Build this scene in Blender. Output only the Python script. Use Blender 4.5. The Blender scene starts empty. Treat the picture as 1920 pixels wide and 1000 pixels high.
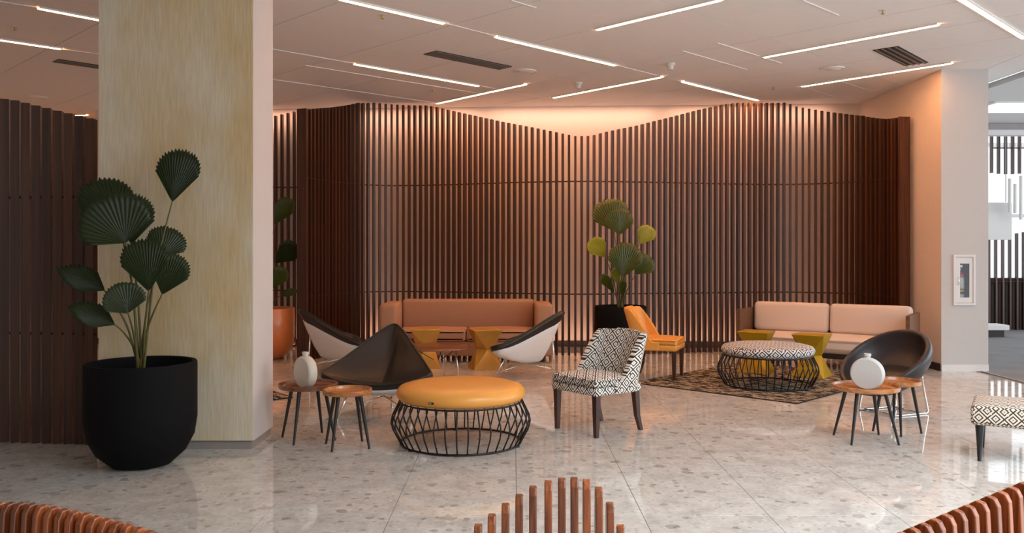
import bpy, bmesh, math, random
from mathutils import Vector, Matrix, noise
random.seed(7)
S = bpy.context.scene
COL = S.collection
PI = math.pi
# ------------------------------------------------------------------ camera, world, lights, exposure
CH = 1.62
cam = bpy.data.cameras.new('camera'); co = bpy.data.objects.new('camera', cam); COL.objects.link(co)
co.location = (0, 0, CH); co.rotation_euler = (PI/2, 0, 0)
cam.sensor_width = 36; cam.lens = 30; cam.shift_y = -30/1920; cam.clip_start = 0.05
S.camera = co
vs = S.view_settings
vs.view_transform = 'Standard'; vs.look = 'None'; vs.gamma = 1; vs.use_curve_mapping = False
vs.exposure = 0.56
W = bpy.data.worlds.new('sky'); S.world = W; W.use_nodes = True
W.node_tree.nodes['Background'].inputs[0].default_value = (0.86, 0.93, 1.0, 1)
W.node_tree.nodes['Background'].inputs[1].default_value = 1.2
def area(name, loc, rot, sx, sy, power, color):
    l = bpy.data.lights.new(name, 'AREA'); l.shape = 'RECTANGLE'; l.size = sx; l.size_y = sy
    l.energy = power; l.color = color
    o = bpy.data.objects.new(name, l); COL.objects.link(o); o.location = loc; o.rotation_euler = rot
    return o
DAY = (0.88, 0.95, 1.0)
# hall in front assumed double height; unseen lamp added for daylight: skylight over it
area('added_top_light', (5.0, 1.0, 7.0), (math.radians(20), 0, math.radians(-14)), 6.5, 6, 760, DAY)
area('window_light_side', (13.5, 7.5, 2.0), (PI/2, 0, PI/2), 12, 3.4, 260, DAY)
# added unseen lights behind the slats, at ceiling and floor, brighten the wall
WARM = (1.0, 0.60, 0.44)
for wx, wl in ((-5.0, 3.0), (-1.9, 2.6), (1.0, 2.8), (3.9, 2.6)):
    wy = 14.45-0.0573*(wx+4.15)-0.02
    area('added_wall_fill', (wx, wy, 4.0), (math.radians(12), 0, -0.057), wl, 0.05, 8.5*wl/2.6, WARM)
    area('added_floor_fill', (wx, wy, 0.03), (PI-math.radians(14), 0, -0.057), wl, 0.05, 4*wl/2.6, WARM)
STRIP_E = 42.0
STRIP_C = (1.0, 0.46, 0.20)

# ------------------------------------------------------------------ materials
def nd(nt, t, **kw):
    n = nt.nodes.new(t)
    for k, v in kw.items():
        if hasattr(n, k): setattr(n, k, v)
    return n
def new_mat(name):
    m = bpy.data.materials.new(name); m.use_nodes = True
    nt = m.node_tree; b = nt.nodes['Principled BSDF']
    return m, nt, b
def c4(c): return (c[0], c[1], c[2], 1)
def plain(name, col, rough=0.5, metal=0.0, var=0.12, scale=12, bump=0.0, bscale=200, coat=0.0, stretch=(1,1,1), spec=0.5):
    m, nt, b = new_mat(name)
    tc = nd(nt, 'ShaderNodeTexCoord'); mp = nd(nt, 'ShaderNodeMapping'); mp.inputs['Scale'].default_value = stretch
    nt.links.new(tc.outputs['Object'], mp.inputs[0])
    nz = nd(nt, 'ShaderNodeTexNoise'); nz.inputs['Scale'].default_value = scale; nz.inputs['Detail'].default_value = 4
    nt.links.new(mp.outputs[0], nz.inputs['Vector'])
    mx = nd(nt, 'ShaderNodeMix', data_type='RGBA')
    mx.inputs[6].default_value = c4([max(0, x*(1-var)) for x in col]); mx.inputs[7].default_value = c4([min(1, x*(1+var)) for x in col])
    nt.links.new(nz.outputs['Fac'], mx.inputs[0]); nt.links.new(mx.outputs[2], b.inputs['Base Color'])
    b.inputs['Roughness'].default_value = rough; b.inputs['Metallic'].default_value = metal
    b.inputs['Coat Weight'].default_value = coat; b.inputs['Specular IOR Level'].default_value = spec
    if bump:
        n2 = nd(nt, 'ShaderNodeTexNoise'); n2.inputs['Scale'].default_value = bscale
        nt.links.new(mp.outputs[0], n2.inputs['Vector'])
        bp = nd(nt, 'ShaderNodeBump'); bp.inputs['Strength'].default_value = bump; bp.inputs['Distance'].default_value = 0.002
        nt.links.new(n2.outputs['Fac'], bp.inputs['Height']); nt.links.new(bp.outputs[0], b.inputs['Normal'])
    return m
def wood(name, dark, light, rough=0.35, stretch=(18, 18, 1.2), rnd=0.35, coat=0.0):
    m, nt, b = new_mat(name)
    tc = nd(nt, 'ShaderNodeTexCoord'); oi = nd(nt, 'ShaderNodeObjectInfo')
    ad = nd(nt, 'ShaderNodeVectorMath', operation='ADD')
    ml = nd(nt, 'ShaderNodeMath', operation='MULTIPLY'); ml.inputs[1].default_value = 37
    nt.links.new(oi.outputs['Random'], ml.inputs[0])
    nt.links.new(tc.outputs['Object'], ad.inputs[0]); nt.links.new(ml.outputs[0], ad.inputs[1])
    mp = nd(nt, 'ShaderNodeMapping'); mp.inputs['Scale'].default_value = stretch
    nt.links.new(ad.outputs[0], mp.inputs[0])
    nz = nd(nt, 'ShaderNodeTexNoise'); nz.inputs['Scale'].default_value = 3; nz.inputs['Detail'].default_value = 6; nz.inputs['Distortion'].default_value = 0.6
    nt.links.new(mp.outputs[0], nz.inputs['Vector'])
    cr = nd(nt, 'ShaderNodeValToRGB'); cr.color_ramp.elements[0].position = 0.32; cr.color_ramp.elements[1].position = 0.68
    cr.color_ramp.elements[0].color = c4(dark); cr.color_ramp.elements[1].color = c4(light)
    nt.links.new(nz.outputs['Fac'], cr.inputs[0])
    hs = nd(nt, 'ShaderNodeHueSaturation')
    mr = nd(nt, 'ShaderNodeMapRange'); mr.inputs[3].default_value = 1-rnd; mr.inputs[4].default_value = 1+rnd
    nt.links.new(oi.outputs['Random'], mr.inputs[0]); nt.links.new(mr.outputs[0], hs.inputs['Value'])
    nt.links.new(cr.outputs[0], hs.inputs['Color']); nt.links.new(hs.outputs[0], b.inputs['Base Color'])
    b.inputs['Roughness'].default_value = rough; b.inputs['Coat Weight'].default_value = coat
    return m
def emit(name, col, e):
    m, nt, b = new_mat(name)
    b.inputs['Base Color'].default_value = c4(col)
    b.inputs['Emission Color'].default_value = c4(col); b.inputs['Emission Strength'].default_value = e
    return m
def math_n(nt, op, a, b=None):
    n = nd(nt, 'ShaderNodeMath', operation=op)
    for i, x in enumerate((a, b)):
        if x is None: continue
        if isinstance(x, (int, float)): n.inputs[i].default_value = x
        else: nt.links.new(x, n.inputs[i])
    return n.outputs[0]
def key_fabric(name, light, dark, cell=0.075):
    """white cloth woven with interlocking diamond keys, laid out on the piece's own UVs in metres"""
    m, nt, b = new_mat(name)
    uv = nd(nt, 'ShaderNodeUVMap'); sx = nd(nt, 'ShaderNodeSeparateXYZ'); nt.links.new(uv.outputs[0], sx.inputs[0])
    U, V = sx.outputs[0], sx.outputs[1]
    k = 1/(cell*1.4142)
    u = math_n(nt, 'MULTIPLY', math_n(nt, 'ADD', U, V), k); v = math_n(nt, 'MULTIPLY', math_n(nt, 'SUBTRACT', U, V), k)
    fu = math_n(nt, 'SUBTRACT', math_n(nt, 'FRACT', u), 0.5); fv = math_n(nt, 'SUBTRACT', math_n(nt, 'FRACT', v), 0.5)
    c = math_n(nt, 'MULTIPLY', math_n(nt, 'MAXIMUM', math_n(nt, 'ABSOLUTE', fu), math_n(nt, 'ABSOLUTE', fv)), 2)
    ring = math_n(nt, 'FRACT', math_n(nt, 'ADD', math_n(nt, 'MULTIPLY', c, 2.0), 0.25))
    isd = math_n(nt, 'LESS_THAN', ring, 0.43)
    # a light bar opens every ring on one side, dark bar bridges it on the other: the key
    par = math_n(nt, 'FRACT', math_n(nt, 'MULTIPLY', math_n(nt, 'ADD', math_n(nt, 'FLOOR', u), math_n(nt, 'FLOOR', v)), 0.5))
    parity = math_n(nt, 'GREATER_THAN', par, 0.25)
    bar = math_n(nt, 'MULTIPLY', math_n(nt, 'LESS_THAN', math_n(nt, 'ABSOLUTE', fv), 0.07), math_n(nt, 'GREATER_THAN', fu, 0.24))
    bar2 = math_n(nt, 'MULTIPLY', math_n(nt, 'LESS_THAN', math_n(nt, 'ABSOLUTE', fu), 0.07), math_n(nt, 'GREATER_THAN', fv, 0.24))
    isd = math_n(nt, 'MAXIMUM', isd, math_n(nt, 'MULTIPLY', bar, parity))
    isd = math_n(nt, 'MULTIPLY', isd, math_n(nt, 'SUBTRACT', 1, math_n(nt, 'MULTIPLY', bar2, parity)))
    mx = nd(nt, 'ShaderNodeMix', data_type='RGBA'); mx.inputs[6].default_value = c4(light); mx.inputs[7].default_value = c4(dark)
    nt.links.new(isd, mx.inputs[0]); nt.links.new(mx.outputs[2], b.inputs['Base Color'])
    b.inputs['Roughness'].default_value = 0.85
    tc = nd(nt, 'ShaderNodeTexCoord'); n2 = nd(nt, 'ShaderNodeTexNoise'); n2.inputs['Scale'].default_value = 350
    nt.links.new(tc.outputs['Object'], n2.inputs['Vector'])
    bp = nd(nt, 'ShaderNodeBump'); bp.inputs['Strength'].default_value = 0.3; bp.inputs['Distance'].default_value = 0.002
    nt.links.new(n2.outputs['Fac'], bp.inputs['Height']); nt.links.new(bp.outputs[0], b.inputs['Normal'])
    return m
def terrazzo(name):
    m, nt, b = new_mat(name)
    g = nd(nt, 'ShaderNodeNewGeometry')
    def vor(scale, sel, size, feature='F1'):
        wn = nd(nt, 'ShaderNodeTexNoise'); wn.inputs['Scale'].default_value = scale*2.2; nt.links.new(g.outputs['Position'], wn.inputs['Vector'])
        vm = nd(nt, 'ShaderNodeVectorMath', operation='SCALE'); vm.inputs[3].default_value = 0.55/scale; nt.links.new(wn.outputs['Color'], vm.inputs[0])
        va = nd(nt, 'ShaderNodeVectorMath', operation='ADD'); nt.links.new(g.outputs['Position'], va.inputs[0]); nt.links.new(vm.outputs[0], va.inputs[1])
        v = nd(nt, 'ShaderNodeTexVoronoi'); v.inputs['Scale'].default_value = scale; v.voronoi_dimensions = '2D'
        nt.links.new(va.outputs[0], v.inputs['Vector'])
        sp = nd(nt, 'ShaderNodeSeparateColor'); nt.links.new(v.outputs['Color'], sp.inputs[0])
        mask = math_n(nt, 'MULTIPLY', math_n(nt, 'GREATER_THAN', sp.outputs[0], sel), math_n(nt, 'LESS_THAN', v.outputs['Distance'], size))
        return mask, sp.outputs[1]
    def mix(fac, a, c, w=1.0):
        x = nd(nt, 'ShaderNodeMix', data_type='RGBA')
        f = math_n(nt, 'MULTIPLY', fac, w)
        nt.links.new(f, x.inputs[0]); nt.links.new(a, x.inputs[6])
        if isinstance(c, tuple): x.inputs[7].default_value = c4(c)
        else: nt.links.new(c, x.inputs[7])
        return x.outputs[2]
    nz = nd(nt, 'ShaderNodeTexNoise'); nz.inputs['Scale'].default_value = 5; nz.inputs['Detail'].default_value = 8; nz.inputs['Roughness'].default_value = 0.75
    nt.links.new(g.outputs['Position'], nz.inputs['Vector'])
    cr = nd(nt, 'ShaderNodeValToRGB'); e = cr.color_ramp.elements
    e[0].position = 0.3; e[0].color = (0.44, 0.41, 0.37, 1); e[1].position = 0.66; e[1].color = (0.68, 0.66, 0.62, 1)
    nt.links.new(nz.outputs['Fac'], cr.inputs[0]); col = cr.outputs[0]
    m1, r1 = vor(30, 0.5, 0.36)
    rc = nd(nt, 'ShaderNodeValToRGB'); rc.color_ramp.elements[0].color = (0.36, 0.33, 0.29, 1); rc.color_ramp.elements[1].color = (0.74, 0.72, 0.68, 1)
    nt.links.new(r1, rc.inputs[0]); col = mix(m1, col, rc.outputs[0], 0.6)
    m2, r2 = vor(12, 0.84, 0.26)
    rc2 = nd(nt, 'ShaderNodeValToRGB'); rc2.color_ramp.elements[0].color = (0.13, 0.115, 0.095, 1); rc2.color_ramp.elements[1].color = (0.36, 0.30, 0.22, 1)
    nt.links.new(r2, rc2.inputs[0]); col = mix(m2, col, rc2.outputs[0], 0.5)
    m3, r3 = vor(6.0, 0.88, 0.24)
    nt.links.new(col, nd(nt, 'NodeReroute').inputs[0])
    col = mix(m3, col, rc2.outputs[0], 0.5)
    nt.links.new(col, b.inputs['Base Color'])
    rn = nd(nt, 'ShaderNodeMapRange'); rn.inputs[3].default_value = 0.025; rn.inputs[4].default_value = 0.06
    nt.links.new(nz.outputs['Fac'], rn.inputs[0]); nt.links.new(rn.outputs[0], b.inputs['Roughness'])
    b.inputs['IOR'].default_value = 1.75
    return m
def rugmat(name):
    m, nt, b = new_mat(name)
    tc = nd(nt, 'ShaderNodeTexCoord'); mp = nd(nt, 'ShaderNodeMapping'); mp.inputs['Scale'].default_value = (1, 2.2, 1)
    nt.links.new(tc.outputs['Object'], mp.inputs[0])
    nz = nd(nt, 'ShaderNodeTexNoise'); nz.inputs['Scale'].default_value = 6.5; nz.inputs['Detail'].default_value = 5; nz.inputs['Roughness'].default_value = 0.7
    nt.links.new(mp.outputs[0], nz.inputs['Vector'])
    cr = nd(nt, 'ShaderNodeValToRGB'); cr.color_ramp.interpolation = 'CONSTANT'; e = cr.color_ramp.elements
    e[0].position = 0; e[0].color = (0.012, 0.010, 0.010, 1); e[1].position = 0.43; e[1].color = (0.055, 0.045, 0.045, 1)
    for p, c in ((0.49, (0.16, 0.12, 0.085)), (0.53, (0.52, 0.41, 0.27)), (0.58, (0.05, 0.04, 0.04)), (0.62, (0.40, 0.29, 0.07)), (0.66, (0.58, 0.49, 0.36))):
        x = e.new(p); x.color = c4(c)
    nt.links.new(nz.outputs['Fac'], cr.inputs[0]); nt.links.new(cr.outputs[0], b.inputs['Base Color'])
    b.inputs['Roughness'].default_value = 0.95; b.inputs['Specular IOR Level'].default_value = 0.1
    return m
def plaster(name, a, c2, sx=(1.6, 1.6, 0.7)):
    m, nt, b = new_mat(name)
    tc = nd(nt, 'ShaderNodeTexCoord'); mp = nd(nt, 'ShaderNodeMapping'); mp.inputs['Scale'].default_value = sx
    nt.links.new(tc.outputs['Object'], mp.inputs[0])
    nz = nd(nt, 'ShaderNodeTexNoise'); nz.inputs['Scale'].default_value = 1.6; nz.inputs['Detail'].default_value = 5
    nt.links.new(mp.outputs[0], nz.inputs['Vector'])
    cr = nd(nt, 'ShaderNodeValToRGB'); cr.color_ramp.elements[0].position = 0.35; cr.color_ramp.elements[1].position = 0.65
    cr.color_ramp.elements[0].color = c4(a); cr.color_ramp.elements[1].color = c4(c2)
    nt.links.new(nz.outputs['Fac'], cr.inputs[0])
    n2 = nd(nt, 'ShaderNodeTexNoise'); n2.inputs['Scale'].default_value = 9; n2.inputs['Detail'].default_value = 8
    m2 = nd(nt, 'ShaderNodeMapping'); m2.inputs['Scale'].default_value = (9, 9, 0.6)
    nt.links.new(tc.outputs['Object'], m2.inputs[0]); nt.links.new(m2.outputs[0], n2.inputs['Vector'])
    mr = nd(nt, 'ShaderNodeMapRange'); mr.inputs[1].default_value = 0.3; mr.inputs[2].default_value = 0.7; mr.inputs[3].default_value = 0.88; mr.inputs[4].default_value = 1.08
    nt.links.new(n2.outputs['Fac'], mr.inputs[0])
    vm = nd(nt, 'ShaderNodeVectorMath', operation='SCALE'); nt.links.new(cr.outputs[0], vm.inputs[0]); nt.links.new(mr.outputs[0], vm.inputs[3])
    nt.links.new(vm.outputs[0], b.inputs['Base Color']); b.inputs['Roughness'].default_value = 0.6
    return m
M = dict(
    terrazzo=terrazzo('polished_terrazzo'),
    grout=plain('grout', (0.22, 0.19, 0.16), 0.6),
    carpet=plain('grey_carpet', (0.20, 0.19, 0.19), 0.95, var=0.3, scale=2.5, bump=0.4, bscale=300),
    ceil=plain('ceiling_board', (0.86, 0.82, 0.79), 0.85, var=0.03),
    seam=plain('ceiling_seam', (0.16, 0.13, 0.11), 0.9),
    strip=plain('ceiling_bead', (0.80, 0.76, 0.73), 0.5, var=0.02),
    wall=plain('pink_white_wall', (0.72, 0.60, 0.52), 0.8, var=0.03),
    white=plain('white_paint', (0.70, 0.68, 0.66), 0.6, var=0.03),
    gold_plaster=plaster('cream_gold_plaster', (0.62, 0.45, 0.23), (0.69, 0.60, 0.45)),
    side_plaster=plain('pale_plaster', (0.58, 0.53, 0.50), 0.7, var=0.04, scale=4),
    wallend=plain('grey_white_wall', (0.53, 0.51, 0.49), 0.8, var=0.03),
    stone=plain('grey_stone', (0.30, 0.26, 0.23), 0.4, var=0.2, scale=8),
    slat=wood('dark_slat_wood', (0.032, 0.010, 0.004), (0.085, 0.027, 0.010), 0.42, (14, 14, 0.5), 0.3),
    darkboard=plain('dark_board', (0.02, 0.012, 0.009), 0.6),
    cherry=wood('cherry_ply', (0.13, 0.028, 0.008), (0.36, 0.095, 0.024), 0.3, (26, 26, 0.8), 0.3, 0.3),
    tray=wood('tray_wood', (0.26, 0.075, 0.02), (0.52, 0.22, 0.07), 0.3, (1.6, 14, 14), 0.15, 0.3),
    traydark=wood('tray_wood_dark', (0.10, 0.028, 0.01), (0.24, 0.08, 0.028), 0.3, (1.6, 14, 14), 0.1, 0.3),
    legwood=wood('dark_leg_wood', (0.025, 0.008, 0.004), (0.075, 0.022, 0.010), 0.3, (20, 20, 1), 0.1),
    blackwood=plain('black_leg', (0.012, 0.010, 0.009), 0.4),
    potblack=plain('matte_black_pot', (0.005, 0.0045, 0.005), 0.75, var=0.2, bump=0.15, spec=0.12),
    potorange=plain('orange_glazed_pot', (0.66, 0.20, 0.06), 0.35, var=0.08, coat=0.2),
    soil=plain('soil', (0.022, 0.014, 0.010), 0.95, var=0.5, scale=40, bump=0.8, bscale=60),
    leaf=plain('dark_palm_leaf', (0.017, 0.027, 0.006), 0.42, var=0.35, scale=6, spec=0.35),
    leaf2=plain('bright_palm_leaf', (0.055, 0.075, 0.008), 0.38, var=0.3, scale=6),
    leaf3=plain('yellow_palm_leaf', (0.26, 0.27, 0.02), 0.4, var=0.3, scale=8),
    stem=plain('palm_stem', (0.10, 0.085, 0.02), 0.5, var=0.3),
    sofa=plain('tan_tweed', (0.40, 0.215, 0.13), 0.9, var=0.18, scale=160, bump=0.5, bscale=260),
    sofaframe=plain('sofa_base_cloth', (0.34, 0.175, 0.105), 0.9, var=0.18, scale=160, bump=0.5, bscale=260),
    cream=plain('cream_cloth', (0.66, 0.54, 0.46), 0.85, var=0.06, scale=120, bump=0.3, bscale=260),
    walnut=wood('walnut_panel', (0.085, 0.038, 0.018), (0.16, 0.075, 0.036), 0.4, (2, 14, 14), 0.1),
    orange=plain('orange_leather', (0.76, 0.33, 0.06), 0.34, var=0.05, bump=0.12, bscale=120),
    blackleather=plain('black_leather', (0.012, 0.009, 0.008), 0.38, var=0.2, bump=0.12, bscale=160),
    charcoal=plain('charcoal_leather', (0.022, 0.015, 0.016), 0.42, var=0.15, bump=0.1, bscale=160),
    shell=plain('white_shell', (0.74, 0.71, 0.68), 0.3, var=0.02),
    chrome=plain('chrome', (0.75, 0.73, 0.70), 0.12, 1.0, var=0.02),
    iron=plain('black_iron', (0.012, 0.009, 0.007), 0.4, 0.3),
    gold=plain('gold_paint', (0.56, 0.30, 0.055), 0.42, 0.35, var=0.08, scale=20),
    gold2=plain('yellow_gold_paint', (0.48, 0.29, 0.012), 0.42, 0.35, var=0.08, scale=20),
    vase=plain('cream_ceramic', (0.58, 0.52, 0.43), 0.5, var=0.03),
    vasew=plain('white_ceramic', (0.56, 0.545, 0.52), 0.5, var=0.02),
    tag=plain('black_tag', (0.01, 0.01, 0.01), 0.5), tagw=plain('tag_print', (0.5, 0.48, 0.45), 0.5),
    rug=rugmat('camouflage_rug'), rugedge=plain('rug_binding', (0.012, 0.010, 0.010), 0.9),
    keychair=key_fabric('key_cloth_chair', (0.78, 0.74, 0.68), (0.030, 0.016, 0.009), 0.084),
    keypouf=key_fabric('key_cloth_pouf', (0.70, 0.69, 0.68), (0.014, 0.013, 0.017), 0.098),
    keybench=key_fabric('key_cloth_bench', (0.78, 0.73, 0.65), (0.085, 0.045, 0.016), 0.080),
    vent=plain('dark_vent', (0.03, 0.022, 0.018), 0.6), louvre=plain('vent_blade', (0.16, 0.12, 0.09), 0.5),
    lamp=emit('lamp_diffuser', STRIP_C, STRIP_E),
    daylamp=emit('cool_panel', (0.95, 0.96, 1.0), 1.1),
    red=plain('extinguisher_red', (0.45, 0.03, 0.015), 0.3), brass=plain('brass', (0.55, 0.35, 0.12), 0.35, 0.8),
    label_white=plain('paper_label', (0.62, 0.62, 0.62), 0.6, var=0.25, scale=90), label_yellow=plain('yellow_label', (0.62, 0.47, 0.03), 0.6, var=0.1),
    black=plain('black_plastic', (0.01, 0.01, 0.01), 0.4),
    purple=plain('grey_beam', (0.33, 0.29, 0.30), 0.7),
)
def glass_mat():
    m, nt, b = new_mat('clear_glass')
    b.inputs['Transmission Weight'].default_value = 1; b.inputs['Roughness'].default_value = 0.0; b.inputs['IOR'].default_value = 1.45
    b.inputs['Base Color'].default_value = (1, 1, 1, 1)
    return m
M['glass'] = glass_mat()

# ------------------------------------------------------------------ geometry helpers
def P(px, py, Y): return Vector(((px-960)*Y/1600, Y, CH+(470-py)*Y/1600))
def FY(py): return 1600*CH/(py-470)
class G:
    def __init__(s): s.v = []; s.f = []; s.uv = None
    def add(s, vs_, fs):
        o = len(s.v); s.v += [Vector(v) for v in vs_]; s.f += [tuple(i+o for i in f) for f in fs]; return s
    def box(s, c, d, rz=0.0):
        x, y, z = d[0]/2, d[1]/2, d[2]/2; R = Matrix.Rotation(rz, 3, 'Z'); c = Vector(c)
        vs_ = [c + R @ Vector((sx*x, sy*y, sz*z)) for sz in (-1, 1) for sx, sy in ((-1,-1),(1,-1),(1,1),(-1,1))]
        return s.add(vs_, [(3,2,1,0),(4,5,6,7),(0,1,5,4),(1,2,6,5),(2,3,7,6),(3,0,4,7)])
    def tube(s, pts, r, n=8, closed=False):
        pts = [Vector(p) for p in pts]; N = len(pts); rs = r if isinstance(r, (list, tuple)) else [r]*N
        vs_ = []; prev = None
        for i, p in enumerate(pts):
            if closed: t = pts[(i+1) % N]-pts[i-1]
            else: t = pts[min(i+1, N-1)]-pts[max(i-1, 0)]
            t.normalize()
            if prev is None:
                a = Vector((0,0,1)) if abs(t.z) < 0.9 else Vector((1,0,0)); u = t.cross(a).normalized()
            else: u = (prev - t*prev.dot(t)).normalized()
            prev = u; w = t.cross(u)
            vs_ += [p + (u*math.cos(2*PI*k/n)+w*math.sin(2*PI*k/n))*rs[i] for k in range(n)]
        fs = []
        for i in range(N if closed else N-1):
            j = (i+1) % N
            for k in range(n): fs.append((i*n+k, i*n+(k+1) % n, j*n+(k+1) % n, j*n+k))
        if not closed: fs += [tuple(reversed(range(n))), tuple((N-1)*n+k for k in range(n))]
        return s.add(vs_, fs)
    def lathe(s, prof, n=40, c=(0,0,0)):
        c = Vector(c); vs_ = []; fs = []; idx = []
        for r, z in prof:
            if r < 1e-6: idx.append([len(vs_)]*n); vs_.append(c+Vector((0,0,z)))
            else:
                idx.append([len(vs_)+k for k in range(n)])
                vs_ += [c+Vector((r*math.cos(2*PI*k/n), r*math.sin(2*PI*k/n), z)) for k in range(n)]
        for a, b in zip(idx, idx[1:]):
            for k in range(n):
                q = [a[k], a[(k+1) % n], b[(k+1) % n], b[k]]
                u = list(dict.fromkeys(q))
                if len(u) >= 3: fs.append(tuple(u))
        return s.add(vs_, fs)
    def prism(s, poly, z0, z1):
        n = len(poly)
        vs_ = [(x, y, z0) for x, y in poly]+[(x, y, z1) for x, y in poly]
        return s.add(vs_, [tuple(reversed(range(n))), tuple(range(n, 2*n))]+[(i, (i+1) % n, n+(i+1) % n, n+i) for i in range(n)])
    def mesh(s, name, mat, smooth=False, uvscale=None):
        me = bpy.data.meshes.new(name); me.from_pydata(s.v, [], s.f); 
        bm = bmesh.new(); bm.from_mesh(me); bmesh.ops.recalc_face_normals(bm, faces=bm.faces); bm.to_mesh(me); bm.free()
        me.materials.append(mat)
        if smooth is True:
            for p in me.polygons: p.use_smooth = True
        elif smooth: 
            for p in me.polygons: p.use_smooth = True
            me.set_sharp_from_angle(angle=math.radians(smooth))
        if uvscale: box_uv(me)
        return me
    def build(s, name, mat, parent=None, smooth=False, loc=None, rz=0.0, uv=False):
        return link(name, s.mesh(name, mat, smooth, uv), parent, loc, rz)
def link(name, me, parent=None, loc=None, rz=0.0):
    o = bpy.data.objects.new(name, me); COL.objects.link(o)
    if parent is not None: o.parent = parent
    if loc is not None: o.location = loc
    o.rotation_euler.z = rz
    return o
def box_uv(me, off=(0.0, 0.0)):
    uv = me.uv_layers.new(name='UVMap')
    for p in me.polygons:
        n = p.normal; a = max(range(3), key=lambda i: abs(n[i]))
        for li in p.loop_indices:
            c = me.vertices[me.loops[li].vertex_index].co
            uv.data[li].uv = ((c.x, c.y) if a == 2 else (c.y, c.z) if a == 0 else (c.x, c.z))
def rbox(d, r, seg=3, crown=0.0):
    """box with rounded edges, base at z=0, its top swelling by crown"""
    bm = bmesh.new(); bmesh.ops.create_cube(bm, size=1)
    for v in bm.verts: v.co = Vector((v.co.x*d[0], v.co.y*d[1], (v.co.z+0.5)*d[2]))
    if crown:
        bmesh.ops.subdivide_edges(bm, edges=bm.edges[:], cuts=5, use_grid_fill=True)
        for v in bm.verts:
            k = (1-(2*v.co.x/d[0])**2)*(1-(2*v.co.y/d[1])**2)
            if v.co.z > d[2]*0.99: v.co.z += crown*max(0, k)
        ed = [e for e in bm.edges if len(e.link_faces) == 2 and e.calc_face_angle(0) > 1.0]
    else: ed = bm.edges[:]
    bmesh.ops.bevel(bm, geom=ed, offset=r, segments=seg, profile=0.5, affect='EDGES')
    g = G(); bm.verts.index_update(); g.add([v.co.copy() for v in bm.verts], [tuple(v.index for v in f.verts) for f in bm.faces]); bm.free()
    return g
def moved(g, loc=(0,0,0), R=None):
    for i, v in enumerate(g.v): g.v[i] = (R @ v if R else v)+Vector(loc)
    return g
def thing(name, label, cat, loc=(0,0,0), rz=0.0, group=None):
    o = bpy.data.objects.new(name, None); COL.objects.link(o); o.location = loc; o.rotation_euler.z = rz
    o.empty_display_size = 0.1
    return tag(o, label, cat, group)
def tag(o, label, cat, group=None):
    o['label'] = label; o['category'] = cat
    if group: o['group'] = group
    return o
def struct(o): o['kind'] = 'structure'; return o
def dup(root, loc, rz, label):
    r = root.copy(); COL.objects.link(r); r.location = loc; r.rotation_euler.z = rz; r['label'] = label
    for ch in root.children:
        c = ch.copy(); COL.objects.link(c); c.parent = r
        for g in ch.children:
            d = g.copy(); COL.objects.link(d); d.parent = c
    return r
def crom(pts, per=8, closed=False):
    out = []; n = len(pts); pts = [Vector(p) for p in pts]
    for i in range(n if closed else n-1):
        p0 = pts[i-1] if (closed or i > 0) else pts[0]*2-pts[1]
        p1 = pts[i]; p2 = pts[(i+1) % n]
        p3 = pts[(i+2) % n] if (closed or i+2 < n) else p2*2-p1
        for k in range(per):
            t = k/per
            out.append(0.5*((2*p1)+(p2-p0)*t+(2*p0-5*p1+4*p2-p3)*t*t+(3*p1-p0-3*p2+p3)*t**3))
    if not closed: out.append(pts[-1].copy())
    return out
def interp(tab, x):
    if x <= tab[0][0]: return tab[0][1]
    for (a, ya), (b, yb) in zip(tab, tab[1:]):
        if x <= b: return ya+(yb-ya)*(x-a)/(b-a)
    return tab[-1][1]

# ------------------------------------------------------------------ floor
CZ = 4.05                                                   # ceiling height
fl = struct(G().box((1.5, 8, -0.056), (22, 26, 0.1)).build('floor', M['grout']))
TS = 0.77; tile = None
def seen(x, y): return y > 4.2 and abs(x) < 0.60*y+0.9
tx0, ty0 = 0.03-TS*8, 5.98-TS*3
gt = G(); h = TS/2-0.0018; b = 0.0004
gt.add([(-h,-h,-0.006),(h,-h,-0.006),(h,h,-0.006),(-h,h,-0.006),(-h,-h,-b),(h,-h,-b),(h,h,-b),(-h,h,-b),(-h+b,-h+b,0),(h-b,-h+b,0),(h-b,h-b,0),(-h+b,h-b,0)],
       [(3,2,1,0)]+[(i,(i+1)%4,4+(i+1)%4,4+i) for i in range(4)]+[(4+i,4+(i+1)%4,8+(i+1)%4,8+i) for i in range(4)]+[(8,9,10,11)])
tile = gt.mesh('tile', M['terrazzo']); rest = G(); ntile = 0
for j in range(-12, 19):
    for i in range(-6, 18):
        x, y = tx0+TS*(i+0.5), ty0+TS*(j+0.5)
        if x+TS/2 > 6.62: continue
        if seen(x, y) and y < 14.6 and not (x < -4.2 and y > 7.8) and not (-3.3 < x < -2.5 and 7.1 < y < 7.4):
            link('tile', tile, fl, (x, y, 0)); ntile += 1
        else: rest.add([v+Vector((x, y, 0)) for v in gt.v], gt.f)
rest.build('tile_field', M['terrazzo'], fl)['kind'] = 'stuff'
cp = struct(G().box((10.6, 12.0, -0.003), (8.6, 17.0, 0.006)).build('floor', M['carpet']))
struct(G().box((6.29, 12.0, 0.001), (0.03, 17.0, 0.008)).build('trim_1', M['stone']))

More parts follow.
